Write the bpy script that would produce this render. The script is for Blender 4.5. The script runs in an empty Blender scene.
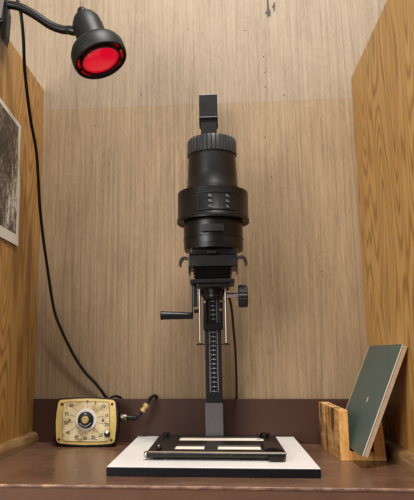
import bpy, bmesh, math, random
from mathutils import Vector, Matrix
random.seed(7)
S = bpy.context.scene
COL = S.collection
H = 0.90                       # worktop height above the floor; shapes below are written with the worktop at z = 0

# ------------------------------------------------------------------ camera
F_PX, CX = 608.43, 171.85
cam = bpy.data.objects.new('camera', bpy.data.cameras.new('camera'))
COL.objects.link(cam); S.camera = cam
cam.data.sensor_fit = 'HORIZONTAL'; cam.data.sensor_width = 36
cam.data.lens = F_PX / 414 * 36
cam.data.shift_x = (207 - CX) / 414
cam.data.clip_start = 0.05
def cam_axes():
    pit, yaw, roll = 0.1701, 0.0821, -0.006
    cp, sp, cy, sy = math.cos(pit), math.sin(pit), math.cos(yaw), math.sin(yaw)
    F = Vector((-sy*cp, cy*cp, sp)); R = Vector((cy, sy, 0)); U = R.cross(F)
    c, s = math.cos(roll), math.sin(roll)
    return R*c + U*s, U*c - R*s, F
R_, U_, F_ = cam_axes()
m = Matrix((R_, U_, -F_)).transposed().to_4x4(); m.translation = (0, 0, 0.2546 + H)
cam.matrix_world = m

# ------------------------------------------------------------------ world, lights, exposure
w = bpy.data.worlds.new('world'); S.world = w; w.use_nodes = True
w.node_tree.nodes['Background'].inputs[0].default_value = (1.0, 0.96, 0.92, 1)
w.node_tree.nodes['Background'].inputs[1].default_value = 0.25
def area(name, loc, target, sx, sy, power, color):
    l = bpy.data.lights.new(name, 'AREA'); l.shape = 'RECTANGLE'; l.size = sx; l.size_y = sy; l.energy = power; l.color = color
    o = bpy.data.objects.new(name, l); COL.objects.link(o); o.location = loc
    o.rotation_euler = (Vector(target) - Vector(loc)).to_track_quat('-Z', 'Y').to_euler(); return o
area('ceiling_light', (0.25, 0.45, H+3.1), (0.0, 1.55, H+0.3), 0.75, 0.55, 112, (1.0, 0.97, 0.93))
area('room_light', (-1.25, -0.40, H+0.85), (0.0, 1.7, H+0.35), 1.0, 1.1, 33, (1.0, 0.96, 0.92))
S.view_settings.view_transform = 'Standard'; S.view_settings.look = 'None'
S.view_settings.exposure = 0.06; S.view_settings.gamma = 1.0; S.view_settings.use_curve_mapping = False

# ------------------------------------------------------------------ materials
def srgb(r, g, b):
    f = lambda c: (c/255/12.92) if c/255 <= 0.04045 else ((c/255+0.055)/1.055)**2.4
    return (f(r), f(g), f(b), 1)
class NT:
    def __init__(s, name):
        s.m = bpy.data.materials.new(name); s.m.use_nodes = True; s.t = s.m.node_tree
        s.b = s.t.nodes['Principled BSDF']
    def n(s, typ, **kw):
        nd = s.t.nodes.new(typ)
        for k, v in kw.items():
            if k in nd.inputs: nd.inputs[k].default_value = v
            else: setattr(nd, k, v)
        return nd
    def l(s, a, b): s.t.links.new(a, b)
    def coords(s, scale, kind='Object', rot=(0, 0, 0)):
        tc = s.n('ShaderNodeTexCoord'); mp = s.n('ShaderNodeMapping')
        mp.inputs['Scale'].default_value = scale; mp.inputs['Rotation'].default_value = rot
        s.l(tc.outputs[kind], mp.inputs[0]); return mp.outputs[0]
    def noise(s, scale, sc=1.0, detail=4, rough=0.6, kind='Object'):
        nd = s.n('ShaderNodeTexNoise'); nd.inputs['Scale'].default_value = sc; nd.inputs['Detail'].default_value = detail
        nd.inputs['Roughness'].default_value = rough; s.l(s.coords(scale, kind), nd.inputs['Vector']); return nd.outputs[0]
    def ramp(s, fac, stops):
        r = s.n('ShaderNodeValToRGB'); e = r.color_ramp.elements
        while len(e) < len(stops): e.new(0.5)
        for i, (p, c) in enumerate(stops): e[i].position = p; e[i].color = c
        s.l(fac, r.inputs[0]); return r.outputs[0]
    def math(s, op, a, b=None):
        nd = s.n('ShaderNodeMath', operation=op)
        for i, v in enumerate((a, b)):
            if v is None: continue
            if isinstance(v, (int, float)): nd.inputs[i].default_value = v
            else: s.l(v, nd.inputs[i])
        return nd.outputs[0]
    def mix(s, fac, a, b, mode='MIX'):
        nd = s.n('ShaderNodeMix', data_type='RGBA', blend_type=mode)
        for sock, v in ((nd.inputs[0], fac), (nd.inputs[6], a), (nd.inputs[7], b)):
            if isinstance(v, (int, float)): sock.default_value = v
            elif isinstance(v, tuple): sock.default_value = v
            else: s.l(v, sock)
        return nd.outputs[2]
    def bump(s, h, strength=0.2, dist=0.001):
        b = s.n('ShaderNodeBump'); b.inputs['Strength'].default_value = strength; b.inputs['Distance'].default_value = dist
        s.l(h, b.inputs['Height']); s.l(b.outputs[0], s.b.inputs['Normal'])
    def color(s, c):
        if isinstance(c, tuple): s.b.inputs['Base Color'].default_value = c
        else: s.l(c, s.b.inputs['Base Color'])
    def rough(s, v):
        if isinstance(v, (int, float)): s.b.inputs['Roughness'].default_value = v
        else: s.l(v, s.b.inputs['Roughness'])
G = lambda v: (v, v, v, 1)

def mat_plain(name, c, rough=0.5, metal=0.0, wear=0.15, scale=40, bump=0.04, spec=0.5):
    t = NT(name); t.b.inputs['Specular IOR Level'].default_value = spec; n = t.noise((1, 1, 1), scale, 5, 0.65)
    a = tuple(x*(1-wear) for x in c[:3])+(1,); b = tuple(min(1, x*(1+wear)) for x in c[:3])+(1,)
    t.color(t.ramp(n, [(0.3, a), (0.7, b)])); t.b.inputs['Metallic'].default_value = metal
    t.rough(t.ramp(n, [(0.3, G(max(0.02, rough-0.03))), (0.7, G(min(1, rough+0.03)))]))
    t.bump(n, bump, 0.0006); return t.m

def mat_back_ply(name, dark, mid, light):
    t = NT(name)
    cloud = t.noise((1.4, 1, 0.9), 2.2, 4, 0.6)
    grain = t.noise((150, 1, 3.2), 1.0, 5, 0.65)
    fib = t.noise((420, 1, 40), 1.0, 3, 0.6)
    low = t.noise((4.2, 1, 0.55), 1.6, 2, 0.5)
    rings = t.math('SINE', t.math('MULTIPLY', low, 85.0))
    v = t.math('ADD', t.math('MULTIPLY', grain, 0.46), t.math('MULTIPLY', fib, 0.26))
    v = t.math('ADD', v, t.math('MULTIPLY', cloud, 0.28))
    v = t.math('ADD', v, t.math('MULTIPLY', rings, 0.014))
    c = t.ramp(v, [(0.30, dark), (0.49, mid), (0.70, light)])
    ln = t.noise((11, 1, 0.16), 1.0, 1, 0.4); fade = t.noise((14, 1, 1.6), 1.0, 2, 0.5)
    line = t.math('POWER', t.math('ADD', t.math('MULTIPLY', t.math('SINE', t.math('MULTIPLY', ln, 120.0)), 0.5), 0.5), 12.0)
    line = t.math('MULTIPLY', line, t.ramp(fade, [(0.40, G(0.05)), (0.64, G(0.55))]))
    c = t.mix(line, c, dark)
    sw = t.noise((5, 1, 2.4), 1.3, 2, 0.5); swl = t.math('POWER', t.math('ADD', t.math('MULTIPLY', t.math('SINE', t.math('MULTIPLY', sw, 150.0)), 0.5), 0.5), 4.0)
    c = t.mix(t.math('MULTIPLY', swl, 0.10), c, dark)
    spots = t.noise((150, 1, 60), 1.0, 2, 0.5)                       # pores and small pock marks
    c = t.mix(t.ramp(spots, [(0.73, G(0)), (0.80, G(0.55))]), c, srgb(92, 70, 50))
    st = t.noise((3, 1, 2), 2.0, 5, 0.7)                             # old water marks
    c = t.mix(t.ramp(st, [(0.58, G(0)), (0.75, G(0.35))]), c, srgb(132, 108, 82))
    t.color(c); t.rough(0.62); t.bump(v, 0.35, 0.0012); return t.m

def mat_fir(name, dark, mid, light, seed=0.0, k=70.0):
    t = NT(name)
    tc = t.n('ShaderNodeTexCoord'); mp = t.n('ShaderNodeMapping'); mp.inputs['Scale'].default_value = (1, 5.2, 0.75)
    mp.inputs['Location'].default_value = (seed, seed*1.7, seed*0.6); t.l(tc.outputs['Object'], mp.inputs[0])
    nd = t.n('ShaderNodeTexNoise'); nd.inputs['Scale'].default_value = 1.35; nd.inputs['Detail'].default_value = 1.2; nd.inputs['Roughness'].default_value = 0.42
    t.l(mp.outputs[0], nd.inputs['Vector'])
    wob = t.noise((1, 26, 22), 1.0, 2, 0.5)
    ph = t.math('ADD', t.math('MULTIPLY', nd.outputs[0], k), t.math('MULTIPLY', wob, 1.8))
    rings = t.math('ADD', t.math('MULTIPLY', t.math('SINE', ph), 0.5), 0.5)
    fib = t.noise((1, 300, 12), 1.0, 4, 0.7)
    cloud = t.noise((1, 3, 1), 2.0, 3, 0.6)
    v = t.math('ADD', t.math('MULTIPLY', t.math('POWER', rings, 2.0), 0.28), t.math('MULTIPLY', fib, 0.50))
    v = t.math('ADD', v, t.math('MULTIPLY', cloud, 0.22))
    c = t.ramp(v, [(0.26, light), (0.46, mid), (0.76, dark)])
    dk = t.noise((1, 7, 1.2), 1.0, 4, 0.6)
    c = t.mix(t.ramp(dk, [(0.60, G(0)), (0.78, G(0.5))]), c, srgb(112, 66, 28))
    t.color(c); t.rough(0.42); t.bump(v, 0.15, 0.0008); return t.m

def mat_block(name, dark, mid, light, scale=(9, 2.2, 14), knots=True):
    t = NT(name)
    a = t.noise(scale, 4.0, 5, 0.7); fib = t.noise((160, 14, 160), 1.0, 3, 0.6)
    v = t.math('ADD', t.math('MULTIPLY', a, 0.7), t.math('MULTIPLY', fib, 0.3))
    c = t.ramp(v, [(0.30, dark), (0.50, mid), (0.66, light)])
    if knots:
        k = t.noise((20, 22, 7), 1.3, 3, 0.6); c = t.mix(t.ramp(k, [(0.49, G(0)), (0.60, G(0.9))]), c, srgb(62, 34, 14))
    t.color(c); t.rough(0.5); t.bump(v, 0.2, 0.0008); return t.m

M = {}
M['ply_lit'] = mat_back_ply('plywood_lit', srgb(102, 85, 66), srgb(147, 127, 103), srgb(170, 151, 127))
M['ply_shaded'] = mat_back_ply('plywood_shaded', srgb(98, 78, 54), srgb(146, 121, 90), srgb(170, 146, 114))  # same plywood, with the shadow over its lower part put into the colour
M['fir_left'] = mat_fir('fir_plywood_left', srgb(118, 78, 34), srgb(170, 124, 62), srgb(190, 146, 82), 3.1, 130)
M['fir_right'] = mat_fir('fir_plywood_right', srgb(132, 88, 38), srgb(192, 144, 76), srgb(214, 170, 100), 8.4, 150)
M['trim'] = mat_block('trim_wood', srgb(88, 62, 36), srgb(128, 96, 60), srgb(160, 128, 88), (30, 2, 30), False)
M['rack'] = mat_block('rack_wood', srgb(140, 92, 46), srgb(202, 150, 88), srgb(228, 188, 126))
M['rack_end'] = mat_block('rack_end_grain', srgb(176, 116, 54), srgb(218, 160, 88), srgb(234, 188, 122), (20, 4, 4), False)
M['concrete'] = mat_plain('floor_concrete', srgb(120, 112, 102), 0.8)

def mat_laminate():
    t = NT('brown_laminate'); n = t.noise((1, 1, 1), 9, 6, 0.65); sp = t.noise((1, 1, 1), 120, 2, 0.5); sm = t.noise((1, 2.5, 1), 5, 4, 0.6)
    c = t.ramp(n, [(0.3, srgb(84, 58, 44)), (0.7, srgb(108, 78, 60))])
    c = t.mix(t.ramp(sp, [(0.74, G(0)), (0.80, G(0.35))]), c, srgb(150, 128, 112))
    c = t.mix(t.ramp(sm, [(0.55, G(0)), (0.75, G(0.22))]), c, srgb(140, 118, 104))
    t.color(c); t.rough(t.ramp(n, [(0.3, G(0.22)), (0.7, G(0.36))])); t.bump(n, 0.05, 0.001); return t.m
M['laminate'] = mat_laminate()
def mat_edge():
    t = NT('worn_laminate_edge'); n = t.noise((14, 3, 30), 3, 5, 0.7)
    c = t.ramp(n, [(0.40, srgb(112, 80, 68)), (0.56, srgb(150, 118, 100)), (0.68, srgb(196, 150, 106))])
    t.color(c); t.rough(0.4); t.bump(n, 0.3, 0.001); return t.m
M['edge'] = mat_edge()
M['front'] = mat_plain('laminate_front_face', srgb(108, 74, 56), 0.4, 0, 0.1, 25)
M['splash'] = mat_plain('dark_brown_splash', srgb(70, 46, 36), 0.45, 0, 0.12, 14, 0.03, 0.3)
M['black'] = mat_plain('black_enamel', srgb(17, 16, 16), 0.36, 0, 0.2, 60, 0.02, 0.3)
M['black_satin'] = mat_plain('black_satin_metal', srgb(22, 21, 21), 0.34, 0.0, 0.15, 40, 0.02, 0.42)
M['black_rub'] = mat_plain('black_rubber', srgb(14, 14, 15), 0.42, 0, 0.2, 80, 0.02, 0.3)
M['char'] = mat_plain('charcoal_plastic', srgb(32, 31, 32), 0.5, 0, 0.15, 60, 0.03, 0.3)
M['collar'] = mat_plain('grey_ribbed_plastic', srgb(42, 41, 42), 0.45, 0, 0.12, 60, 0.02, 0.35)
M['grey'] = mat_plain('grey_column_foot', srgb(104, 103, 106), 0.42, 0.3, 0.1, 50)
M['scale_line'] = mat_plain('grey_scale_line', srgb(128, 122, 136), 0.5)
M['scale_mark'] = mat_plain('white_scale_mark', srgb(200, 198, 194), 0.5)
M['print_grey'] = mat_plain('grey_print', srgb(88, 88, 88), 0.5)
M['chrome'] = mat_plain('chrome', srgb(176, 166, 158), 0.36, 1.0, 0.02, 6, 0.0)
M['steel'] = mat_plain('dull_steel', srgb(120, 108, 94), 0.35, 0.8, 0.15, 50)
M['lever'] = mat_plain('dark_lever_metal', srgb(60, 53, 46), 0.32, 0.5, 0.15, 50)
M['lamp_black'] = mat_plain('crackle_black_paint', srgb(19, 18, 17), 0.52, 0, 0.3, 90, 0.15, 0.35)
M['brass'] = mat_plain('brass', srgb(188, 162, 100), 0.45, 0.3, 0.2, 60)
M['white_lam'] = mat_plain('white_laminate', srgb(226, 221, 216), 0.32, 0, 0.03, 12, 0.02)
M['navy'] = mat_plain('black_blue_edge', srgb(16, 16, 23), 0.4, 0, 0.15, 40, 0.02, 0.25)
M['cream'] = mat_plain('cream_paper', srgb(232, 220, 204), 0.7, 0, 0.03, 20)
M['white'] = mat_plain('white_plastic', srgb(228, 222, 214), 0.4, 0, 0.03, 40)
M['ink'] = mat_plain('black_ink', srgb(34, 28, 24), 0.5)
M['scar'] = mat_plain('scar_char', srgb(62, 52, 42), 0.7)
M['green'] = mat_plain('green_cloth_cover', srgb(70, 86, 78), 0.5, 0, 0.08, 18)
M['page'] = mat_plain('white_page_edge', srgb(224, 216, 204), 0.7, 0, 0.06, 90)
M['dark_red'] = mat_plain('dark_board_edge', srgb(72, 44, 38), 0.6)
M['tan'] = mat_plain('tan_board_edge', srgb(176, 148, 120), 0.7, 0, 0.12, 90)
M['paper'] = mat_plain('print_paper', srgb(214, 206, 192), 0.4, 0, 0.03, 10, 0.02)
def mat_gold():
    t = NT('aged_gold_face'); n = t.noise((1, 1, 1), 38, 6, 0.7)
    t.color(t.ramp(n, [(0.36, srgb(160, 132, 84)), (0.48, srgb(214, 194, 146)), (0.66, srgb(232, 216, 174))]))
    t.b.inputs['Metallic'].default_value = 0.0; t.rough(0.42); return t.m
M['gold'] = mat_gold()
M['gold_rim'] = mat_plain('gold_rim', srgb(218, 188, 112), 0.35, 0.1, 0.12, 50)
def mat_black_worn():
    t = NT('worn_black_metal'); n = t.noise((1, 1, 1), 70, 6, 0.75)
    t.color(t.ramp(n, [(0.35, srgb(18, 15, 14)), (0.62, srgb(36, 30, 27)), (0.72, srgb(120, 96, 74))]))
    t.b.inputs['Metallic'].default_value = 0.3; t.rough(0.32); t.bump(n, 0.2, 0.0008); return t.m
M['worn'] = mat_black_worn()
def mat_red(name, col, e):
    t = NT(name); t.color(col); t.rough(0.15); t.b.inputs['Emission Color'].default_value = col; t.b.inputs['Emission Strength'].default_value = e
    t.b.inputs['Coat Weight'].default_value = 0.6; return t.m
M['red'] = mat_red('red_safelight_filter', (0.74, 0.003, 0.028, 1), 0.62)
M['red_rim'] = mat_red('red_safelight_rim', (0.6, 0.001, 0.01, 1), 0.45)
def mat_photo():
    t = NT('monochrome_landscape_print')
    a = t.noise((1, 22, 14), 3.0, 8, 0.8); b = t.noise((1, 5, 2.2), 2.6, 3, 0.5)
    v = t.math('ADD', t.math('MULTIPLY', a, 0.62), t.math('MULTIPLY', b, 0.38))
    t.color(t.ramp(v, [(0.42, srgb(28, 25, 22)), (0.49, srgb(66, 59, 52)), (0.54, srgb(130, 120, 108)), (0.60, srgb(214, 206, 192))])); t.rough(0.3); return t.m
M['photo'] = mat_photo()

# ------------------------------------------------------------------ object helpers
def tag(o, label=None, cat=None, group=None, kind=None):
    if label: o['label'] = label
    if cat: o['category'] = cat
    if group: o['group'] = group
    if kind: o['kind'] = kind
    return o
ORG = {}
def thing(name, o, label, cat, rot=(0, 0, 0)):
    e = bpy.data.objects.new(name, None); e.empty_display_size = 0.05; COL.objects.link(e)
    e.location = (o[0], o[1], o[2]+H); e.rotation_euler = rot; ORG[e.name] = Vector(o); return tag(e, label, cat)
def obj(name, bm, mat, parent=None, smooth=False, origin=None, label=None):
    """links a bmesh (written with the worktop at z=0) as one mesh object"""
    o_ = ORG[parent.name] if parent is not None else Vector(origin if origin else (0, 0, 0))
    bmesh.ops.translate(bm, vec=-o_, verts=bm.verts)
    bmesh.ops.recalc_face_normals(bm, faces=bm.faces)
    me = bpy.data.meshes.new(name); bm.to_mesh(me); bm.free()
    mats = mat if isinstance(mat, (list, tuple)) else [mat]
    for x in mats: me.materials.append(x)
    if smooth:
        for p in me.polygons: p.use_smooth = True
        try: me.set_sharp_from_angle(angle=math.radians(38))
        except Exception: pass
    ob = bpy.data.objects.new(name, me); COL.objects.link(ob)
    if parent is not None: ob.parent = parent
    else: ob.location = (o_[0], o_[1], o_[2]+H)
    ORG[ob.name] = o_
    if label: ob['label'] = label
    return ob
def B(): return bmesh.new()
def box(bm, x0, x1, y0, y1, z0, z1, bev=0.0, seg=2, mat4=None):
    r = bmesh.ops.create_cube(bm, size=1)
    T = Matrix.Translation(((x0+x1)/2, (y0+y1)/2, (z0+z1)/2)) @ Matrix.Diagonal((abs(x1-x0), abs(y1-y0), abs(z1-z0), 1))
    bmesh.ops.transform(bm, matrix=T, verts=r['verts'])
    vs = r['verts']
    if bev > 0:
        es = list({e for v in vs for e in v.link_edges})
        q = bmesh.ops.bevel(bm, geom=es, offset=bev, segments=seg, profile=0.6, affect='EDGES')
        vs = list({v for f in q['faces'] for v in f.verts} | {v for v in vs if v.is_valid})
    if mat4 is not None: bmesh.ops.transform(bm, matrix=mat4, verts=vs)
    return bm
def axis_mat(p, d):
    return Matrix.Translation(p) @ Vector(d).normalized().to_track_quat('Z', 'Y').to_matrix().to_4x4()
def lathe(bm, prof, mat4=None, seg=48, cap0=True, cap1=True, mod=None):
    rings = []
    for i, (r, z) in enumerate(prof):
        ring = []
        for k in range(seg):
            a = 2*math.pi*k/seg; rr = r if mod is None else mod(r, k, i)
            ring.append(bm.verts.new((rr*math.cos(a), rr*math.sin(a), z)))
        rings.append(ring)
    for a, b in zip(rings, rings[1:]):
        for k in range(seg): bm.faces.new((a[k], a[(k+1) % seg], b[(k+1) % seg], b[k]))
    if cap0: bm.faces.new(rings[0][::-1])
    if cap1: bm.faces.new(rings[-1])
    if mat4 is not None: bmesh.ops.transform(bm, matrix=mat4, verts=[v for r in rings for v in r])
    return bm
def cyl(bm, p, d, r, L, seg=24, r2=None, bev=0.0):
    r2 = r if r2 is None else r2
    prof = [(r, 0), (r2, L)] if not bev else [(r-bev, 0), (r, bev), (r2, L-bev), (r2-bev, L)]
    return lathe(bm, prof, axis_mat(p, d), seg)
def spline(pts, n=8):
    P = [Vector(p) for p in pts]; P = [2*P[0]-P[1]] + P + [2*P[-1]-P[-2]]; out = []
    for i in range(1, len(P)-2):
        a, b, c, d = P[i-1:i+3]
        for k in range(n):
            t = k/n; out.append(0.5*((2*b)+(c-a)*t+(2*a-5*b+4*c-d)*t*t+(3*b-a-3*c+d)*t**3))
    out.append(P[-2]); return out
def tube(bm, pts, r, seg=12, n=8):
    Q = spline(pts, n) if n > 1 else [Vector(p) for p in pts]
    rf = r if callable(r) else (lambda t: r)
    up = Vector((0.3, 0.9, 0.1)).normalized(); prev = None
    t0 = (Q[1]-Q[0]).normalized(); u = t0.orthogonal().normalized()
    for i, q in enumerate(Q):
        t = (Q[min(i+1, len(Q)-1)]-Q[max(i-1, 0)]).normalized()
        u = (u - t*u.dot(t)).normalized(); v = t.cross(u); rr = rf(i/(len(Q)-1))
        ring = [bm.verts.new(q + (u*math.cos(2*math.pi*k/seg)+v*math.sin(2*math.pi*k/seg))*rr) for k in range(seg)]
        if prev:
            for k in range(seg): bm.faces.new((prev[k], prev[(k+1) % seg], ring[(k+1) % seg], ring[k]))
        else: bm.faces.new(ring[::-1])
        prev = ring
    bm.faces.new(prev); return bm
def prism(bm, pts2, depth, mat4=None, bev=0.0):
    """outline in local xz, extruded along +y"""
    a = [bm.verts.new((x, 0, z)) for x, z in pts2]; b = [bm.verts.new((x, depth, z)) for x, z in pts2]
    f1 = bm.faces.new(a); f2 = bm.faces.new(b[::-1]); n = len(a)
    for i in range(n): bm.faces.new((a[i], b[i], b[(i+1) % n], a[(i+1) % n]))
    if bev:
        q = bmesh.ops.bevel(bm, geom=list(f1.edges)+list(f2.edges), offset=bev, segments=2, profile=0.6, affect='EDGES')
    if mat4 is not None: bmesh.ops.transform(bm, matrix=mat4, verts=bm.verts)
    return bm
def text(name, s, size, mat, parent, loc, rot, extrude=0.0002):
    cu = bpy.data.curves.new(name, 'FONT'); cu.body = s; cu.size = size; cu.align_x = 'CENTER'; cu.align_y = 'CENTER'; cu.extrude = extrude; cu.offset = 0.0003; cu.resolution_u = 3
    tmp = bpy.data.objects.new('tmp', cu); me = bpy.data.meshes.new_from_object(tmp); bpy.data.objects.remove(tmp)
    me.materials.clear(); me.materials.append(mat)
    o = bpy.data.objects.new(name, me); COL.objects.link(o); o.parent = parent; o.location = loc; o.rotation_euler = rot; return o

# ------------------------------------------------------------------ the setting
XL, XR, ZT = -0.5735, 0.4225, 1.1185
YW = 1.856                                  # face of the plywood below the painted shadow edge
o = obj('floor', box(B(), -2.2, 2.2, -1.6, 2.1, -H-0.05, -H), M['concrete']); tag(o, kind='structure')
wall = obj('wall_back', box(B(), -1.3, 1.3, YW+0.012, YW+0.05, -H, 1.9), M['trim']); tag(wall, kind='structure')
obj('panel', box(B(), -1.3, 1.3, YW, YW+0.012, -H, 1.050, 0.0003, 1), M['ply_shaded'], wall)  # wall split where the shadow edge falls; shade painted into this lower tone
obj('panel', box(B(), -1.3, 1.3, YW+0.0004, YW+0.012, 1.0501, 1.9, 0.0003, 1), M['ply_lit'], wall)  # rest of the same plywood, in the lit tone above the shadow edge
bm = B()                                    # dark scar high on the lit-toned upper part of the plywood
for q_ in ([(0.166, 1.405), (0.171, 1.410), (0.173, 1.375), (0.178, 1.358), (0.176, 1.342), (0.171, 1.348), (0.166, 1.338), (0.165, 1.352), (0.159, 1.358), (0.165, 1.366)], [(0.190, 1.398), (0.193, 1.385), (0.190, 1.362), (0.187, 1.360), (0.186, 1.372), (0.182, 1.380), (0.186, 1.384)]):
    bm = B(); prism(bm, q_, 0.0008, Matrix.Translation((0, YW-0.0002, 0)))
    obj('scar', bm, M['scar'], wall, label='dark scuffed scar near the top of the plywood')
for x, z in ((0.149, 1.205), (0.150, 1.15), (0.152, 1.10), (-0.094, 1.315), (0.16, 0.80), (0.145, 0.93), (0.30, 0.50), (-0.40, 0.99), (-0.25, 1.09), (0.21, 1.07), (0.09, 1.30)):
    obj('nail_hole', cyl(B(), (x, YW+0.0006, z), (0, -1, 0), random.uniform(0.0016, 0.0026), 0.0012, 8), M['ink'], wall)
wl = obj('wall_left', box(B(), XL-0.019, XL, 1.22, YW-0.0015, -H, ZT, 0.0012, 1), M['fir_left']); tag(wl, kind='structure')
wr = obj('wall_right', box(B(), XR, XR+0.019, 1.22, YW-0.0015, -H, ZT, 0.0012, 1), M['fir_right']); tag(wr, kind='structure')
def trim(name, x, sgn, wd, ht):
    pts = [(0, 0), (sgn*wd, 0), (sgn*wd, ht*0.45), (sgn*wd*0.80, ht*0.78), (sgn*wd*0.45, ht*0.97), (0, ht)]
    bm = B(); prism(bm, pts, 0.585, Matrix.Translation((x, 1.255, 0.0)), 0.001)
    t = obj(name, bm, M['trim'], smooth=True); tag(t, kind='structure')
trim('trim_1', XL+0.0005, 1, 0.021, 0.031); trim('trim_2', XR-0.0005, -1, 0.021, 0.033)

# ------------------------------------------------------------------ worktop
YF, YS = 1.2492, 1.8425
wt = thing('worktop', (-0.07, 1.55, -0.04), 'dark brown laminate worktop spanning between the two wooden side panels', 'worktop')
obj('slab', box(B(), XL+0.001, XR-0.001, YF+0.003, YW-0.002, -0.04, 0.0, 0.0), M['laminate'], wt)
bm = B(); box(bm, XL+0.001, XR-0.001, YF-0.0012, YF+0.004, -0.0052, 0.0004, 0.0016, 3); obj('edge_strip', bm, M['edge'], wt, True, label='worn pale front edge chipped in places')
obj('front_face', box(B(), XL+0.001, XR-0.001, YF-0.0002, YF+0.0028, -0.06, -0.0054), M['front'], wt)
us = obj('backsplash', box(B(), XL+0.001, XR-0.001, YS-0.0005, YS+0.005, 0.0003, 0.1255, 0.0008, 1), M['splash']); tag(us, kind='structure')  # dark brown backsplash along the back of the worktop

# ------------------------------------------------------------------ photographic enlarger
EN = thing('photo_enlarger', (-0.028, 1.60, 0.0), 'tall black photographic enlarger on a white-topped baseboard', 'enlarger')
bx0, bx1, by0, by1 = -0.2531, 0.1969, 1.3399, 1.833
bb = obj('baseboard', box(B(), bx0, bx1, by0, by1, 0.0008, 0.0185, 0.0006, 1), M['navy'], EN)
obj('white_top', box(B(), bx0+0.0008, bx1-0.0008, by0+0.0008, by1-0.0008, 0.0185, 0.0199, 0.0004, 1), M['white_lam'], bb)
YC, XC = 1.74, -0.0272
obj('column_foot', box(B(), XC-0.0252, XC+0.0238, YC-0.002, YC+0.05, 0.0199, 0.1215, 0.002), M['grey'], EN, label='grey metal foot')
col = obj('column', box(B(), XC-0.0236, XC+0.0238, YC, YC+0.046, 0.1215, 0.985, 0.0015), M['black_satin'], EN)
hd = Matrix.Translation((0, 0, 0))
bm = B(); box(bm, XC-0.0268, XC+0.0268, YC-0.0065, YC+0.05, 0.951, 0.958, 0.002); box(bm, XC-0.0285, XC-0.0235, YC-0.001, YC+0.04, 0.936, 0.956, 0.0012); box(bm, XC+0.0235, XC+0.0285, YC-0.001, YC+0.04, 0.934, 0.955, 0.0012)
cc = obj('column_cap', box(B(), XC-0.0275, XC+0.0275, YC-0.006, YC+0.052, 0.957, 1.0285, 0.0015), M['black_satin'], EN)
obj('cap_collar', bm, M['black'], cc)
bm = B()
for k in range(7): box(bm, XC-0.023+0.0072*k, XC-0.0215+0.0072*k, YC-0.0066, YC-0.0058, 0.962, 1.024)
obj('cap_rib', bm, M['char'], cc)['kind'] = 'stuff'
# height scale on the column
sc = obj('height_scale', box(B(), XC-0.0112, XC+0.0118, YC-0.0012, YC, 0.150, 0.435), M['black'], EN)
bm = B(); box(bm, XC-0.0118, XC-0.0094, YC-0.0018, YC-0.0002, 0.150, 0.435); box(bm, XC+0.0100, XC+0.0124, YC-0.0018, YC-0.0002, 0.150, 0.435); obj('scale_border', bm, M['scale_line'], sc)
bm = B(); z = 0.152; k = 0
while z < 0.43:
    box(bm, XC-0.0016, XC+0.0020, YC-0.0018, YC-0.0010, z, z+0.0030)
    for s in (-1, 1): box(bm, XC+s*0.0055-0.0016, XC+s*0.0055+0.0016, YC-0.0016, YC-0.0010, z+0.0005, z+0.0016)
    z += 0.0125; k += 1
obj('scale_marks', bm, M['scale_mark'], sc)['kind'] = 'stuff'
for o_ in (col, cc): o_.rotation_euler = (0, -0.0032, 0)
# carriage riding on the column
cg = obj('carriage', box(B(), XC-0.034, XC+0.034, YC-0.006, YC+0.056, 0.428, 0.56, 0.003), M['black_satin'], EN)
bm = B(); box(bm, XC-0.0275, XC-0.0165, YC-0.022, YC+0.002, 0.335, 0.435, 0.002); box(bm, XC+0.0175, XC+0.0285, YC-0.022, YC+0.002, 0.335, 0.435, 0.002)
box(bm, XC-0.0275, XC+0.0285, YC-0.022, YC+0.0, 0.322, 0.342, 0.002); obj('guide_frame', bm, M['black'], cg)
box(bm := B(), XC-0.032, XC+0.033, 1.655, YC-0.004, 0.415, 0.455, 0.002); obj('support_arm', bm, M['black'], cg)
for sx, sz in ((-0.022, 0.400), (0.024, 0.402), (0.023, 0.378)):
    obj('screw', cyl(B(), (XC+sx, YC-0.022, sz), (0, -1, 0), 0.0036, 0.003, 12, None, 0.0008), M['brass'], cg)
# lamp head, all round one upright axis
HX, HY = -0.0202, 1.60
A = Matrix.Translation((HX, HY, 0))
obj('head_bracket', box(B(), HX-0.03, HX+0.03, HY+0.02, YC-0.002, 0.50, 0.66, 0.004), M['black'], EN)
lh = obj('lamp_housing', lathe(B(), [(0.0628, 0.790), (0.0640, 0.786), (0.0645, 0.780), (0.0668, 0.730), (0.0685, 0.700), (0.0715, 0.694), (0.0720, 0.676)], A, 64), M['black_satin'], EN, True)
def ribs(r, k, i): return r - (0.0022 if (k % 6) == 0 and i not in (0, 5) else 0)
obj('ribbed_collar', lathe(B(), [(0.055, 0.7845), (0.0652, 0.7855), (0.0672, 0.787), (0.0664, 0.826), (0.0640, 0.8305), (0.035, 0.834)], A, 216, mod=ribs), M['collar'], lh, True)
obj('top_vent', lathe(B(), [(0.034, 0.833), (0.034, 0.841), (0.030, 0.844)], A, 32), M['black'], lh, True)
rg = obj('head_ring', lathe(B(), [(0.079, 0.606), (0.0955, 0.5995), (0.0968, 0.601), (0.0968, 0.610), (0.0945, 0.613), (0.0945, 0.678), (0.0938, 0.6815), (0.0905, 0.683), (0.070, 0.684)], A, 96), M['black'], EN, True)
def arc_plate(bm, r0, r1, a0, a1, z0, z1, n=14):
    g = []
    for i in range(n+1):
        a = math.radians(a0+(a1-a0)*i/n)
        g.append([bm.verts.new((HX+r*math.cos(a), HY+r*math.sin(a), z)) for r, z in ((r0, z0), (r1, z0), (r1, z1), (r0, z1))])
    for p, q in zip(g, g[1:]):
        for k in range(4): bm.faces.new((p[k], q[k], q[(k+1) % 4], p[(k+1) % 4]))
    bm.faces.new(g[0]); bm.faces.new(g[-1][::-1]); return bm
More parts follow.
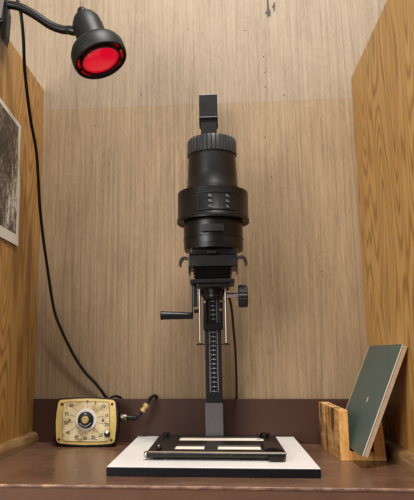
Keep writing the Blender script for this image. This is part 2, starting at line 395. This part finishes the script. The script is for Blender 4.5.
bm = B(); A0, A1 = 246, 308
arc_plate(bm, 0.090, 0.0958, A0, A1, 0.6625, 0.6640); arc_plate(bm, 0.090, 0.0960, A0, A1, 0.6175, 0.6190)
arc_plate(bm, 0.090, 0.0958, A0, A0+0.8, 0.618, 0.663, 1); arc_plate(bm, 0.090, 0.0958, A1-0.8, A1, 0.618, 0.663, 1); arc_plate(bm, 0.090, 0.0957, 281, 281.8, 0.618, 0.663, 1)
obj('chart_outline', bm, M['char'], rg)
for ac in (267, 294):
    for zc in (0.654, 0.640, 0.626):
        bm = B(); hw = 3.0 if zc > 0.63 else 2.2
        arc_plate(bm, 0.093, 0.0962, ac-hw, ac+hw*0.4, zc-0.003, zc+0.003, 3); arc_plate(bm, 0.093, 0.0962, ac-hw*0.5, ac+hw, zc-0.0045, zc-0.001, 3)
        obj('chart_mark', bm, M['print_grey'], rg)
# condenser housing below the ring
ch = obj('condenser_housing', lathe(B(), [(0.070, 0.522), (0.0770, 0.524), (0.0785, 0.532), (0.0790, 0.594), (0.078, 0.602)], A, 72), M['black_satin'], EN, True)
obj('seam', lathe(B(), [(0.0785, 0.5535), (0.0800, 0.554), (0.0800, 0.5565), (0.0785, 0.557)], A, 72), M['black'], ch, True)
obj('grip_tab', arc_plate(B(), 0.076, 0.093, 250, 288, 0.562, 0.580), M['char'], ch)
nk = obj('neck', box(B(), HX-0.0585, HX+0.0585, HY-0.052, HY+0.055, 0.5115, 0.5285, 0.003), M['black'], EN)
bm = B(); arc_plate(bm, 0.074, 0.0812, 238, 302, 0.524, 0.538); obj('lower_lip', bm, M['black'], ch)
# negative stage
st = obj('negative_stage', box(B(), -0.0850, 0.0415, 1.545, 1.66, 0.477, 0.5075, 0.002), M['black_satin'], EN)
obj('carrier_plate', box(B(), -0.082, 0.038, 1.540, 1.655, 0.5078, 0.5115, 0.001), M['black'], st)
obj('carrier_tab', box(B(), -0.036, -0.012, 1.526, 1.545, 0.5080, 0.5150, 0.002), M['char'], st)
bm = B(); obj('side_flange', box(bm, -0.0850, -0.0820, 1.548, 1.60, 0.460, 0.4768, 0.0008), M['black'], st); obj('side_flange', box(B(), 0.0385, 0.0415, 1.548, 1.60, 0.460, 0.4768, 0.0008), M['black'], st)
def hook(s, x):
    prof = [(0, 0), (s*0.006, 0.003), (s*0.014, 0.003), (s*0.0205, -0.002), (s*0.024, -0.011), (s*0.0245, -0.020)]
    bm = B(); th = 0.0050
    outer = prof; inner = [(px_-s*th*(0.2 if i < 3 else 1.0), pz-th*(1.0 if i < 3 else 0.6)) for i, (px_, pz) in enumerate(prof)]
    prism(bm, [(x+a, 0.5005+b) for a, b in outer+inner[::-1]], 0.032, Matrix.Translation((0, 1.545, 0)))
    obj('release_lever', bm, M['lever'], EN, True)
hook(-1, -0.0852); hook(1, 0.0417)
# bellows: pleats getting smaller downwards
bm = B(); z = 0.4768; pl = []
for k in range(4):
    hw = 0.0525-0.0012*k; pl += [(hw, z), (hw-0.006, z-0.0042)]; z -= 0.0082
pl.append((0.052, z))
rows = []
for hw, zz in pl: rows.append([bm.verts.new((HX-0.0035+a*hw, HY+b*0.042*hw/0.055, zz)) for a, b in ((-1, -1), (1, -1), (1, 1), (-1, 1))])
for p, q in zip(rows, rows[1:]):
    for k in range(4): bm.faces.new((p[k], p[(k+1) % 4], q[(k+1) % 4], q[k]))
obj('bellows', bm, M['black_satin'], EN)
lb = obj('lens_board', box(B(), -0.0815, 0.0325, 1.548, 1.655, 0.4345, 0.4445, 0.0015), M['black'], EN)
bm = B(); box(bm, -0.064, 0.020, 1.555, 1.65, 0.424, 0.4346, 0.002); obj('lens_mount', bm, M['black'], lb)
A2 = Matrix.Translation((HX-0.003, 1.60, 0))
ln = obj('lens', lathe(B(), [(0.012, 0.398), (0.0185, 0.398), (0.0195, 0.401), (0.0195, 0.412), (0.023, 0.414), (0.023, 0.425)], A2, 40), M['black_rub'], EN, True)
obj('lens_ring', lathe(B(), [(0.0197, 0.4035), (0.0202, 0.404), (0.0202, 0.4055), (0.0197, 0.406)], A2, 40, False, False), M['lever'], ln, True)
obj('side_plate', box(B(), -0.0765, -0.0655, 1.60, 1.612, 0.378, 0.4345, 0.0015), M['black_satin'], EN)
obj('stop_pin', cyl(B(), (-0.0745, 1.607, 0.3665), (1, 0, 0), 0.0052, 0.018, 16, None, 0.001), M['black'], EN)
# filter holder rods
for x in (-0.0592, 0.0086):
    rd = obj('chrome_rod', cyl(B(), (x, 1.60, 0.424), (0, 0, -1), 0.0032, 0.141, 20), M['chrome'], EN, True)
    obj('rod_nut', cyl(B(), (x, 1.60, 0.2835), (0, 0, -1), 0.0046, 0.005, 6), M['black'], rd)
obj('cross_bar', cyl(B(), (-0.0685, 1.60, 0.2800), (1, 0, 0), 0.0017, 0.0865, 12), M['black'], EN)
# crank and focusing knob
cr = obj('crank', box(B(), -0.0800, -0.0772, 1.600, 1.611, 0.350, 0.4345, 0.001), M['black'], EN)
obj('crank_grip', lathe(B(), [(0.006, 0), (0.0088, 0.002), (0.0090, 0.006), (0.0110, 0.078), (0.0122, 0.082), (0.0118, 0.0855), (0.010, 0.0865)], axis_mat((-0.0762, 1.600, 0.3545), (-1, 0, 0.02)), 28), M['black'], cr, True)
fs = obj('focus_shaft', cyl(B(), (0.012, 1.60, 0.4065), (1, 0, 0), 0.0068, 0.034, 20), M['chrome'], EN, True)
def kn(r, k, i): return r*(1-0.045*((k//2) % 2)) if i in (1, 2) else r
kb = obj('focus_knob', lathe(B(), [(0.027, 0), (0.0295, 0.002), (0.0295, 0.0215), (0.0268, 0.024)], axis_mat((0.0425, 1.60, 0.404), (1, 0, 0)), 72, mod=kn), M['char'], fs)
bm = B(); tube(bm, [(0.013, 1.665, 0.415), (0.021, 1.675, 0.400), (0.026, 1.69, 0.370), (0.0295, 1.71, 0.325), (0.034, 1.745, 0.27), (0.0365, 1.80, 0.18), (0.0365, 1.8435, 0.133), (0.0365, 1.8515, 0.11), (0.0365, 1.8515, 0.06)], 0.0035, 10, 8)
obj('cable', bm, M['black_rub'], EN, True)

# ------------------------------------------------------------------ easel on the baseboard
EA = thing('enlarging_easel', (-0.028, 1.58, 0.0199), 'low worn black metal printing easel lying on the white baseboard', 'easel')
ex0, ex1, ey0, ey1 = -0.180, 0.137, 1.425, 1.745
obj('bed', box(B(), ex0+0.006, ex1-0.006, ey0+0.012, ey1, 0.0255, 0.0300, 0.001), M['black'], EA)
obj('paper_bed', box(B(), ex0+0.02, ex1-0.02, ey0+0.03, ey1-0.02, 0.0300, 0.0312), M['cream'], EA)
mk = M['worn']; zt0, zt1 = 0.0316, 0.0346
bars = [(ex0, ex0+0.060, ey0+0.008, ey1), (ex1-0.036, ex1, ey0+0.008, ey1), (ex0+0.060, ex1-0.036, ey0+0.008, 1.492), (ex0+0.060, ex1-0.036, 1.556, 1.640), (ex0+0.060, ex1-0.036, 1.712, ey1), (-0.0495, -0.0175, 1.492, 1.556)]
for i, (a, b, c, d) in enumerate(bars):
    obj('mask_bar', box(B(), a, b, c, d, zt0, zt1, 0.0008, 1), mk, EA)
bm = B()                                    # front rail: half-round bar with bright worn top edge
tube(bm, [(ex0+0.002, ey0, 0.0325), (ex1-0.003, ey0, 0.0325)], 0.0072, 16, 1); fr = obj('front_rail', bm, M['worn'], EA, True)
obj('worn_edge', box(B(), ex0+0.008, ex1-0.004, ey0-0.0045, ey0-0.001, 0.0377, 0.0392, 0.0005, 1), M['tan'], fr, label='rail edge rubbed to pale metal')
obj('rail_cap', lathe(B(), [(0.0074, 0), (0.0074, 0.003), (0.0055, 0.006)], axis_mat((ex0+0.003, ey0, 0.0325), (-1, 0, 0)), 20), M['chrome'], fr, True)
for x, y, r in ((-0.158, 1.700, 0.0095), (-0.152, 1.447, 0.0075), (0.107, 1.705, 0.013), (0.090, 1.690, 0.0065)):
    k = obj('knob', lathe(B(), [(r*0.7, 0.0346), (r*0.7, 0.038), (r, 0.0385), (r, 0.0455), (r*0.8, 0.047)], Matrix.Translation((x, y, 0)), 24), M['black'], EA, True)
    if r == 0.0075: obj('knob_screw', cyl(B(), (x, y, 0.0468), (0, 0, 1), 0.0034, 0.003, 14, None, 0.001), M['chrome'], k, True)
bm = B(); prism(bm, [(0.085, 0.0346), (0.137, 0.0346), (0.130, 0.040), (0.108, 0.045), (0.090, 0.043)], 0.10, Matrix.Translation((0, 1.455, 0)), 0.001); obj('blade_slider', bm, M['worn'], EA)
bm = B(); prism(bm, [(0.100, 0.021), (0.122, 0.021), (0.132, 0.0315), (0.094, 0.0315)], 0.03, Matrix.Translation((0, 1.408, 0)), 0.001); obj('corner_bracket', bm, M['worn'], EA)
for x, y in ((-0.155, 1.440), (0.118, 1.445), (-0.155, 1.72), (0.112, 1.72)):
    obj('foot', cyl(B(), (x, y, 0.0200), (0, 0, 1), 0.009, 0.0058, 18), M['black_rub'], EA)

# ------------------------------------------------------------------ darkroom timer
TM = thing('darkroom_timer', (-0.3905, 1.790, 0.0), 'square black-cased darkroom timer with an aged gold dial face', 'timer', (math.radians(-4), 0, 0))
def squircle(wd, ht, bul, r, n=6, cx=0, cz=0):
    pts = []; hw, hh = wd/2, ht/2
    for qx, qz, a0 in ((1, 1, 0), (-1, 1, 90), (-1, -1, 180), (1, -1, 270)):
        for k in range(n+1):
            a = math.radians(a0+90*k/n); pts.append([qx*(hw-r)+r*math.cos(a), qz*(hh-r)+r*math.sin(a)])
        nxt = {0: (0, 1), 90: (-1, 0), 180: (0, -1), 270: (1, 0)}[a0]
        for k in (1, 2, 3):
            t = k/4
            if nxt == (0, 1): pts.append([(hw-r)*(1-2*t), hh+bul*math.sin(math.pi*t)])
            elif nxt == (-1, 0): pts.append([-hw-bul*math.sin(math.pi*t), (hh-r)*(1-2*t)])
            elif nxt == (0, -1): pts.append([-(hw-r)*(1-2*t), -hh-bul*math.sin(math.pi*t)])
            else: pts.append([hw+bul*math.sin(math.pi*t), -(hh-r)*(1-2*t)])
    return [(x+cx, z+cz) for x, z in pts]
TZ = 0.0665; TX = -0.3905; TY = 1.745                         # centre of the face, front plane
def face(name, wd, ht, bul, r, y0, y1, mat, parent, bev=0.0008, dx=0, dz=0):
    bm = B(); prism(bm, squircle(wd, ht, bul, r), y1-y0, Matrix.Translation((TX+dx, y0, TZ+dz)), bev); return obj(name, bm, mat, parent, True)
case = face('case', 0.170, 0.122, 0.004, 0.014, TY+0.004, TY+0.050, M['black'], TM, 0.002)
rim = face('case_rim', 0.176, 0.128, 0.003, 0.014, TY+0.003, TY+0.010, M['black'], TM, 0.002)
plate = face('face_plate', 0.166, 0.119, 0.0035, 0.012, TY+0.0005, TY+0.004, M['gold_rim'], TM)
inner = face('dial_border', 0.1345, 0.108, 0.001, 0.010, TY-0.0003, TY+0.001, M['ink'], plate, 0.0)
panel = face('dial_panel', 0.1320, 0.1055, 0.001, 0.009, TY-0.0008, TY+0.001, M['gold'], plate, 0.0)
q = 0.513/1000*1.0
def tp(px_, py_): return ((px_-203)*q*1.0, (145-py_)*q)        # dial positions, from the dial centre
DX, DZ = 0.0008, 0.0048
def disc(name, r, y0, y1, mat, parent, dx=0, dz=0, seg=40):
    return obj(name, cyl(B(), (TX+DX+dx, TY-y0, TZ+DZ+dz), (0, -1, 0), r, y1-y0, seg, None, min(0.0008, (y1-y0)/3)), mat, parent, True)
dial = disc('dial_ring', 0.0305, 0.0005, 0.004, M['white'], TM)
0 and obj('ring_line', lathe(B(), [(0.0268, 0), (0.0268, 0.0003), (0.0262, 0.0003), (0.0262, 0)], axis_mat((TX+DX, TY-0.0041, TZ+DZ), (0, -1, 0)), 40, False, False), M['ink'], dial)
knob = obj('timer_knob', lathe(B(), [(0.0225, 0.003), (0.0222, 0.010), (0.0195, 0.013), (0.0125, 0.014)], axis_mat((TX+DX, TY, TZ+DZ), (0, -1, 0)), 48), M['black'], TM, True)
obj('knob_centre', lathe(B(), [(0.0105, 0.013), (0.0105, 0.0165), (0.009, 0.018)], axis_mat((TX+DX, TY, TZ+DZ), (0, -1, 0)), 32), M['brass'], knob, True)
bm = B()
for k in range(9):                                             # worn white lettering round the lower half of the knob
    a = math.radians(215+14*k); mt = Matrix.Translation((TX+DX, TY-0.0128, TZ+DZ)) @ Matrix.Rotation(-a, 4, 'Y')
    box(bm, 0.0160, 0.0182, -0.0009, 0.0004, -0.0013, 0.0013, 0, 1, mt)
box(bm, TX+DX-0.002, TX+DX+0.002, TY-0.0140, TY-0.0125, TZ+DZ+0.0155, TZ+DZ+0.0185)
obj('knob_lettering', bm, M['scale_mark'], knob)['kind'] = 'stuff'
nums = [('0', 207, 50), ('5', 252, 56), ('10', 297, 74), ('15', 316, 122), ('20', 318, 171), ('25', 288, 226), ('30', 246, 238), ('35', 200, 242), ('40', 152, 236), ('45', 104, 214), ('50', 90, 163), ('55', 93, 114), ('60', 118, 70)]
ppl = Vector((TX, TY, TZ)) - ORG[TM.name]
for s, a, b in nums:
    dx, dz = tp(a, b)
    text('numeral', s, 0.0122, M['ink'], panel, (ppl.x+DX+dx, ppl.y-0.0010, ppl.z+DZ+dz), (math.pi/2, 0, 0))
    v = Vector((dx, 0, dz)); u = v.normalized(); L0, L1 = 0.0325, v.length-0.0085
    if L1 > L0:
        mt = Matrix.Translation((TX+DX, TY-0.0010, TZ+DZ)) @ Matrix.Rotation(-math.atan2(dz, dx), 4, 'Y')
        obj('tick', box(B(), L0, L1, -0.0002, 0.0003, -0.0004, 0.0004, 0, 1, mt), M['ink'], panel)
for a, b in ((110, 148), (297, 148)):
    dx, dz = tp(a, b); disc('rivet', 0.0034, 0.0008, 0.0018, M['dark_red'], panel, dx, dz, 16)
for a, b in ((60, 60), (350, 60), (50, 250), (350, 252)):
    dx, dz = tp(a, b); s_ = disc('screw', 0.0040, -0.0006, 0.0012, M['dark_red'], plate, dx*0.97, dz*0.99, 16)
dx, dz = tp(322, 220); sw = disc('toggle_switch', 0.0088, 0.0008, 0.0032, M['black'], TM, dx, dz, 24)
obj('toggle', cyl(B(), (TX+DX+dx, TY-0.003, TZ+DZ+dz), (0.1, -0.8, 0.6), 0.0026, 0.010, 14, 0.0036), M['chrome'], sw, True)
bm = B(); random.seed(3); x = -0.030                            # line of small print too worn to read
while x < 0.034:
    wd = random.uniform(0.0015, 0.0040); dz_ = -0.0480+0.0012*math.sin((x+0.03)*60)
    box(bm, TX+x, TX+x+wd, TY-0.0011, TY-0.0007, TZ+dz_-0.0008, TZ+dz_+0.0006); x += wd+0.0009
obj('small_print', bm, M['ink'], panel)['kind'] = 'stuff'
# outlet on the side of the case and cord going over the upstand behind it
obj('side_outlet', box(B(), TX+0.0845, TX+0.0925, TY+0.016, TY+0.042, 0.060, 0.094, 0.002), M['black_rub'], TM)
bm = B(); tube(bm, [(TX+0.045, 1.797, 0.118), (TX+0.055, 1.806, 0.130), (TX+0.066, 1.828, 0.136), (TX+0.078, 1.842, 0.134), (TX+0.088, 1.8505, 0.120), (TX+0.088, 1.8515, 0.07)], 0.0036, 10)
obj('mains_cord', bm, M['black_rub'], TM, True)

# ------------------------------------------------------------------ plug and lead at the timer's right
PL = thing('plug_lead', (-0.270, 1.775, 0.0765), 'black plug and short lead with a brass connector right of the gold timer', 'power cord')
pg = obj('plug', lathe(B(), [(0.0085, 0), (0.0092, 0.002), (0.0092, 0.020), (0.0062, 0.026), (0.0062, 0.038), (0.0085, 0.040), (0.0085, 0.046), (0.004, 0.050)], axis_mat((-0.2978, 1.775, 0.0790), (1, 0, -0.06)), 20), M['black_rub'], PL, True)
obj('plug_band', lathe(B(), [(0.0094, 0.002), (0.0099, 0.003), (0.0099, 0.019), (0.0094, 0.020)], axis_mat((-0.2978, 1.775, 0.0790), (1, 0, -0.06)), 20), M['steel'], pg, True)
bm = B(); tube(bm, [(-0.2500, 1.775, 0.0765), (-0.2440, 1.777, 0.080), (-0.2380, 1.780, 0.088), (-0.2340, 1.782, 0.098)], 0.0034, 10); obj('lead', bm, M['black_rub'], PL, True)
dC = Vector((0.010, 0.003, 0.014)).normalized(); pC = Vector((-0.2350, 1.781, 0.094))
cn = obj('connector', lathe(B(), [(0.0055, 0), (0.0085, 0.001), (0.0085, 0.007), (0.0066, 0.009), (0.0066, 0.014), (0.0090, 0.016), (0.0090, 0.024), (0.0062, 0.026)], axis_mat(pC, dC), 8), M['brass'], PL, label='brass connector')
bm = B(); tube(bm, [pC+dC*0.024, (-0.2180, 1.793, 0.124), (-0.2110, 1.812, 0.1320), (-0.2040, 1.838, 0.1345), (-0.2010, 1.8505, 0.124), (-0.2010, 1.8515, 0.07)], 0.0050, 12); obj('boot', bm, M['black_rub'], PL, True)

# ------------------------------------------------------------------ red safelight on the left side panel
LA = thing('safelight', (XL-0.01, 1.45, ZT), 'black gooseneck safelight with a glowing red filter clamped to the left panel', 'lamp')
d = Vector((0.3458, -0.1715, -0.9225)).normalized(); c0 = Vector((-0.2942, 1.42, 0.9893))
AX = axis_mat(c0, -d) @ Matrix.Diagonal((1.07, 1.07, 1.08, 1))                                   # local z runs from the filter back into the housing
hs = obj('lamp_body', lathe(B(), [(0.0360, 0.040), (0.0365, 0.055), (0.0365, 0.102), (0.0345, 0.122), (0.0270, 0.138), (0.012, 0.144)], AX, 48), M['lamp_black'], LA, True)
obj('end_cap', lathe(B(), [(0.0115, 0.140), (0.0125, 0.146), (0.0120, 0.160), (0.0085, 0.166)], AX, 28), M['black_rub'], hs, True)
hood = obj('lamp_hood', lathe(B(), [(0.0555, 0.004), (0.0600, -0.002), (0.0635, 0.000), (0.0655, 0.010), (0.0650, 0.030), (0.0600, 0.042), (0.0450, 0.052), (0.0340, 0.055)], AX, 72, False, False), M['lamp_black'], LA, True)
ri = obj('filter_rim', lathe(B(), [(0.0575, 0.002), (0.0570, 0.010), (0.0490, 0.011)], AX, 64, False, False), M['red_rim'], hood, True)
obj('filter_bezel', lathe(B(), [(0.0500, 0.012), (0.0500, 0.000), (0.0475, -0.003), (0.0450, -0.002), (0.0445, 0.006)], AX, 64, False, False), M['black_rub'], hood, True)
obj('red_filter', lathe(B(), [(0.0450, 0.004), (0.036, 0.001), (0.022, -0.0015), (0.008, -0.0025)], AX, 64, False, True), M['red'], hood, True, label='glowing red filter')
for k in range(8):
    a = 2*math.pi*(k+0.3)/8; mt = AX @ Matrix.Rotation(a, 4, 'Z')
    obj('bezel_clip', box(B(), 0.0485, 0.0585, -0.0016, 0.0016, 0.002, 0.012, 0, 1, mt), M['black_rub'], hood)
jt = c0 - d*0.088 + Vector((-0.036, 0, 0.002))
bm = B(); tube(bm, [(-0.582, 1.450, 1.1800), (-0.557, 1.450, 1.1785), (-0.521, 1.450, 1.1690), (-0.480, 1.450, 1.1440), (-0.4383, 1.450, 1.1130), (-0.4056, 1.449, 1.0980), (-0.384, 1.448, 1.0945), (-0.352, 1.440, 1.0850)], 0.0112, 16)
arm = obj('gooseneck', bm, M['black_rub'], LA, True)
obj('swivel_joint', lathe(B(), [(0.006, -0.004), (0.0115, 0.0), (0.0125, 0.010), (0.0115, 0.026), (0.008, 0.032)], axis_mat((-0.389, 1.448, 1.0955), (1, -0.15, -0.35)), 24), M['black_satin'], arm, True)
cl = obj('clamp', box(B(), -0.600, -0.558, 1.432, 1.468, 1.1188, 1.196, 0.004), M['black_satin'], LA)
bm = B(); prism(bm, [(-0.5695, 1.125), (-0.5545, 1.175), (-0.5500, 1.150), (-0.5520, 1.085), (-0.5570, 1.062), (-0.5660, 1.078)], 0.030, Matrix.Translation((0, 1.437, 0)), 0.0015); obj('clamp_jaw', bm, M['black'], cl)
bm = B(); prism(bm, [(-0.605, 1.119), (-0.590, 1.119), (-0.5895, 1.070), (-0.600, 1.065)], 0.030, Matrix.Translation((0, 1.437, 0)), 0.0015); obj('clamp_jaw', bm, M['black'], cl)
bm = B(); prism(bm, [(-0.566, 1.128), (-0.5635, 1.128), (-0.5560, 1.200), (-0.5780, 1.200)], 0.004, Matrix.Translation((0, 1.428, 0)), 0.0006); obj('clamp_spring_plate', bm, M['chrome'], cl)
cord = [(-0.590, 1.455, 1.190), (-0.580, 1.458, 1.240), (-0.560, 1.456, 1.262), (-0.541, 1.453, 1.225), (-0.5262, 1.455, 1.1788), (-0.5197, 1.46, 1.1436), (-0.5172, 1.475, 1.0883), (-0.5219, 1.51, 1.0139), (-0.5256, 1.58, 0.9103), (-0.5235, 1.635, 0.8350), (-0.5290, 1.68, 0.7657), (-0.5303, 1.71, 0.6829), (-0.5289, 1.75, 0.5943), (-0.5211, 1.78, 0.5017), (-0.5088, 1.8, 0.4069), (-0.4947, 1.81, 0.3533), (-0.4535, 1.825, 0.2639), (-0.4174, 1.832, 0.2074), (-0.3813, 1.837, 0.169), (-0.3547, 1.8425, 0.1336), (-0.347, 1.8515, 0.115), (-0.345, 1.8515, 0.06)]
bm = B(); tube(bm, cord, 0.0045, 12, 8); obj('mains_cord', bm, M['black_rub'], LA, True)

# ------------------------------------------------------------------ photographic print on the left panel
PR = thing('photo_print', (XL+0.002, 1.49, 0.557), 'black and white landscape print with white border pinned to the left panel', 'photograph')
def sheet(bm, y0, y1, z0a, z0b, z1a, z1b, xo, th, ny=10, nz=10, curl=0.006):
    g = []
    for side in (0, 1):
        gg = []
        for i in range(ny+1):
            r = []
            for j in range(nz+1):
                u, v = i/ny, j/nz; y = y0+(y1-y0)*u; z = (z0a+(z0b-z0a)*u)*(1-v)+(z1a+(z1b-z1a)*u)*v
                Ug = (y-1.34)/0.295; Vg = (z-0.557)/0.355
                x = xo + side*th + curl*(max(0, 0.16-Vg)*3.5)*max(0, Ug)**2 + 0.002*math.sin(Vg*5)*Ug
                r.append(bm.verts.new((x, y, z)))
            gg.append(r)
        g.append(gg)
        for i in range(ny):
            for j in range(nz):
                f = (gg[i][j], gg[i+1][j], gg[i+1][j+1], gg[i][j+1]); bm.faces.new(f if side else f[::-1])
    a, b = g
    for i in range(ny): bm.faces.new((a[i][0], a[i+1][0], b[i+1][0], b[i][0])); bm.faces.new((a[i][nz], a[i+1][nz], b[i+1][nz], b[i][nz]))
    for j in range(nz): bm.faces.new((a[0][j], a[0][j+1], b[0][j+1], b[0][j])); bm.faces.new((a[ny][j], a[ny][j+1], b[ny][j+1], b[ny][j]))
    return bm
obj('paper', sheet(B(), 1.34, 1.640, 0.560, 0.557, 0.932, 0.913, XL+0.0022, 0.0004), M['paper'], PR, True)
obj('image', sheet(B(), 1.34, 1.619, 0.590, 0.588, 0.918, 0.900, XL+0.0027, 0.0004), M['photo'], PR, True)

# ------------------------------------------------------------------ wooden trough with the green book leaning in it
RK = thing('wooden_rack', (0.33, 1.68, 0.0), 'small wooden trough rack holding the green book by the right panel', 'rack')
bm = B()                                                        # left plank, with a slot cut into its top near the back end
pts = [(1.556, 0.0), (1.800, 0.0), (1.800, 0.120), (1.735, 0.120), (1.735, 0.070), (1.719, 0.070), (1.719, 0.1190), (1.556, 0.1185)]
va = [bm.verts.new((0.2765-(y-1.556)*0.04, y, z)) for y, z in pts]; vb = [bm.verts.new((0.2985-(y-1.556)*0.02, y, z)) for y, z in pts]
bm.faces.new(va); bm.faces.new(vb[::-1])
for i in range(len(pts)): bm.faces.new((va[i], vb[i], vb[(i+1) % len(pts)], va[(i+1) % len(pts)]))
lp = obj('side_board', bm, M['rack'], RK)
obj('end_grain', box(B(), 0.2768, 0.2982, 1.5545, 1.5562, 0.0005, 0.1180, 0.0005, 1), M['rack_end'], lp)
bp = obj('base_board', box(B(), 0.2990, 0.3560, 1.560, 1.795, 0.0, 0.0215, 0.001, 1), M['rack'], RK)
obj('end_grain', box(B(), 0.2995, 0.3555, 1.5585, 1.5602, 0.0005, 0.021, 0.0005, 1), M['rack_end'], bp)
bm = B(); prism(bm, [(0.3565, 0.0), (0.3850, 0.0), (0.3790, 0.112), (0.3585, 0.112)], 0.235, Matrix.Translation((0, 1.560, 0)), 0.001); rp = obj('side_board', bm, M['rack'], RK)
bm = B(); prism(bm, [(0.3570, 0.001), (0.3845, 0.001), (0.3785, 0.111), (0.3590, 0.111)], 0.0017, Matrix.Translation((0, 1.5585, 0))); obj('end_grain', bm, M['rack_end'], rp)

BK = thing('green_book', (0.305, 1.60, 0.0225), 'green covered hardback book leaning to the right in the wooden rack', 'book')
tl = math.radians(22.9); MB = Matrix.Translation((0.3025, 1.450, 0.0285)) @ Matrix.Rotation(tl, 4, 'Y')
def leaf(name, x0, x1, mat, y0=0.0, y1=0.308, z0=0.0, z1=0.268, bev=0.0004, parent=BK, label=None):
    return obj(name, box(B(), x0, x1, y0, y1, z0, z1, bev, 1, MB), mat, parent, label=label)
leaf('front_cover', 0.0, 0.0022, M['green'])
leaf('endpaper', 0.0023, 0.0054, M['page'], 0.001, 0.306, 0.001, 0.2675)
leaf('inner_board', 0.0055, 0.0070, M['dark_red'], 0.002, 0.305, 0.002, 0.2665)
leaf('page_block', 0.0071, 0.0132, M['tan'], 0.0015, 0.305, 0.0015, 0.267)
leaf('cloth_edge', -0.0006, 0.0015, M['tan'], 0.3082, 0.313)
leaf('back_cover', 0.0133, 0.0155, M['tan'])
leaf('paint_fleck', -0.0004, 0.0001, M['white'], 0.118, 0.122, 0.118, 0.130, 0.0)
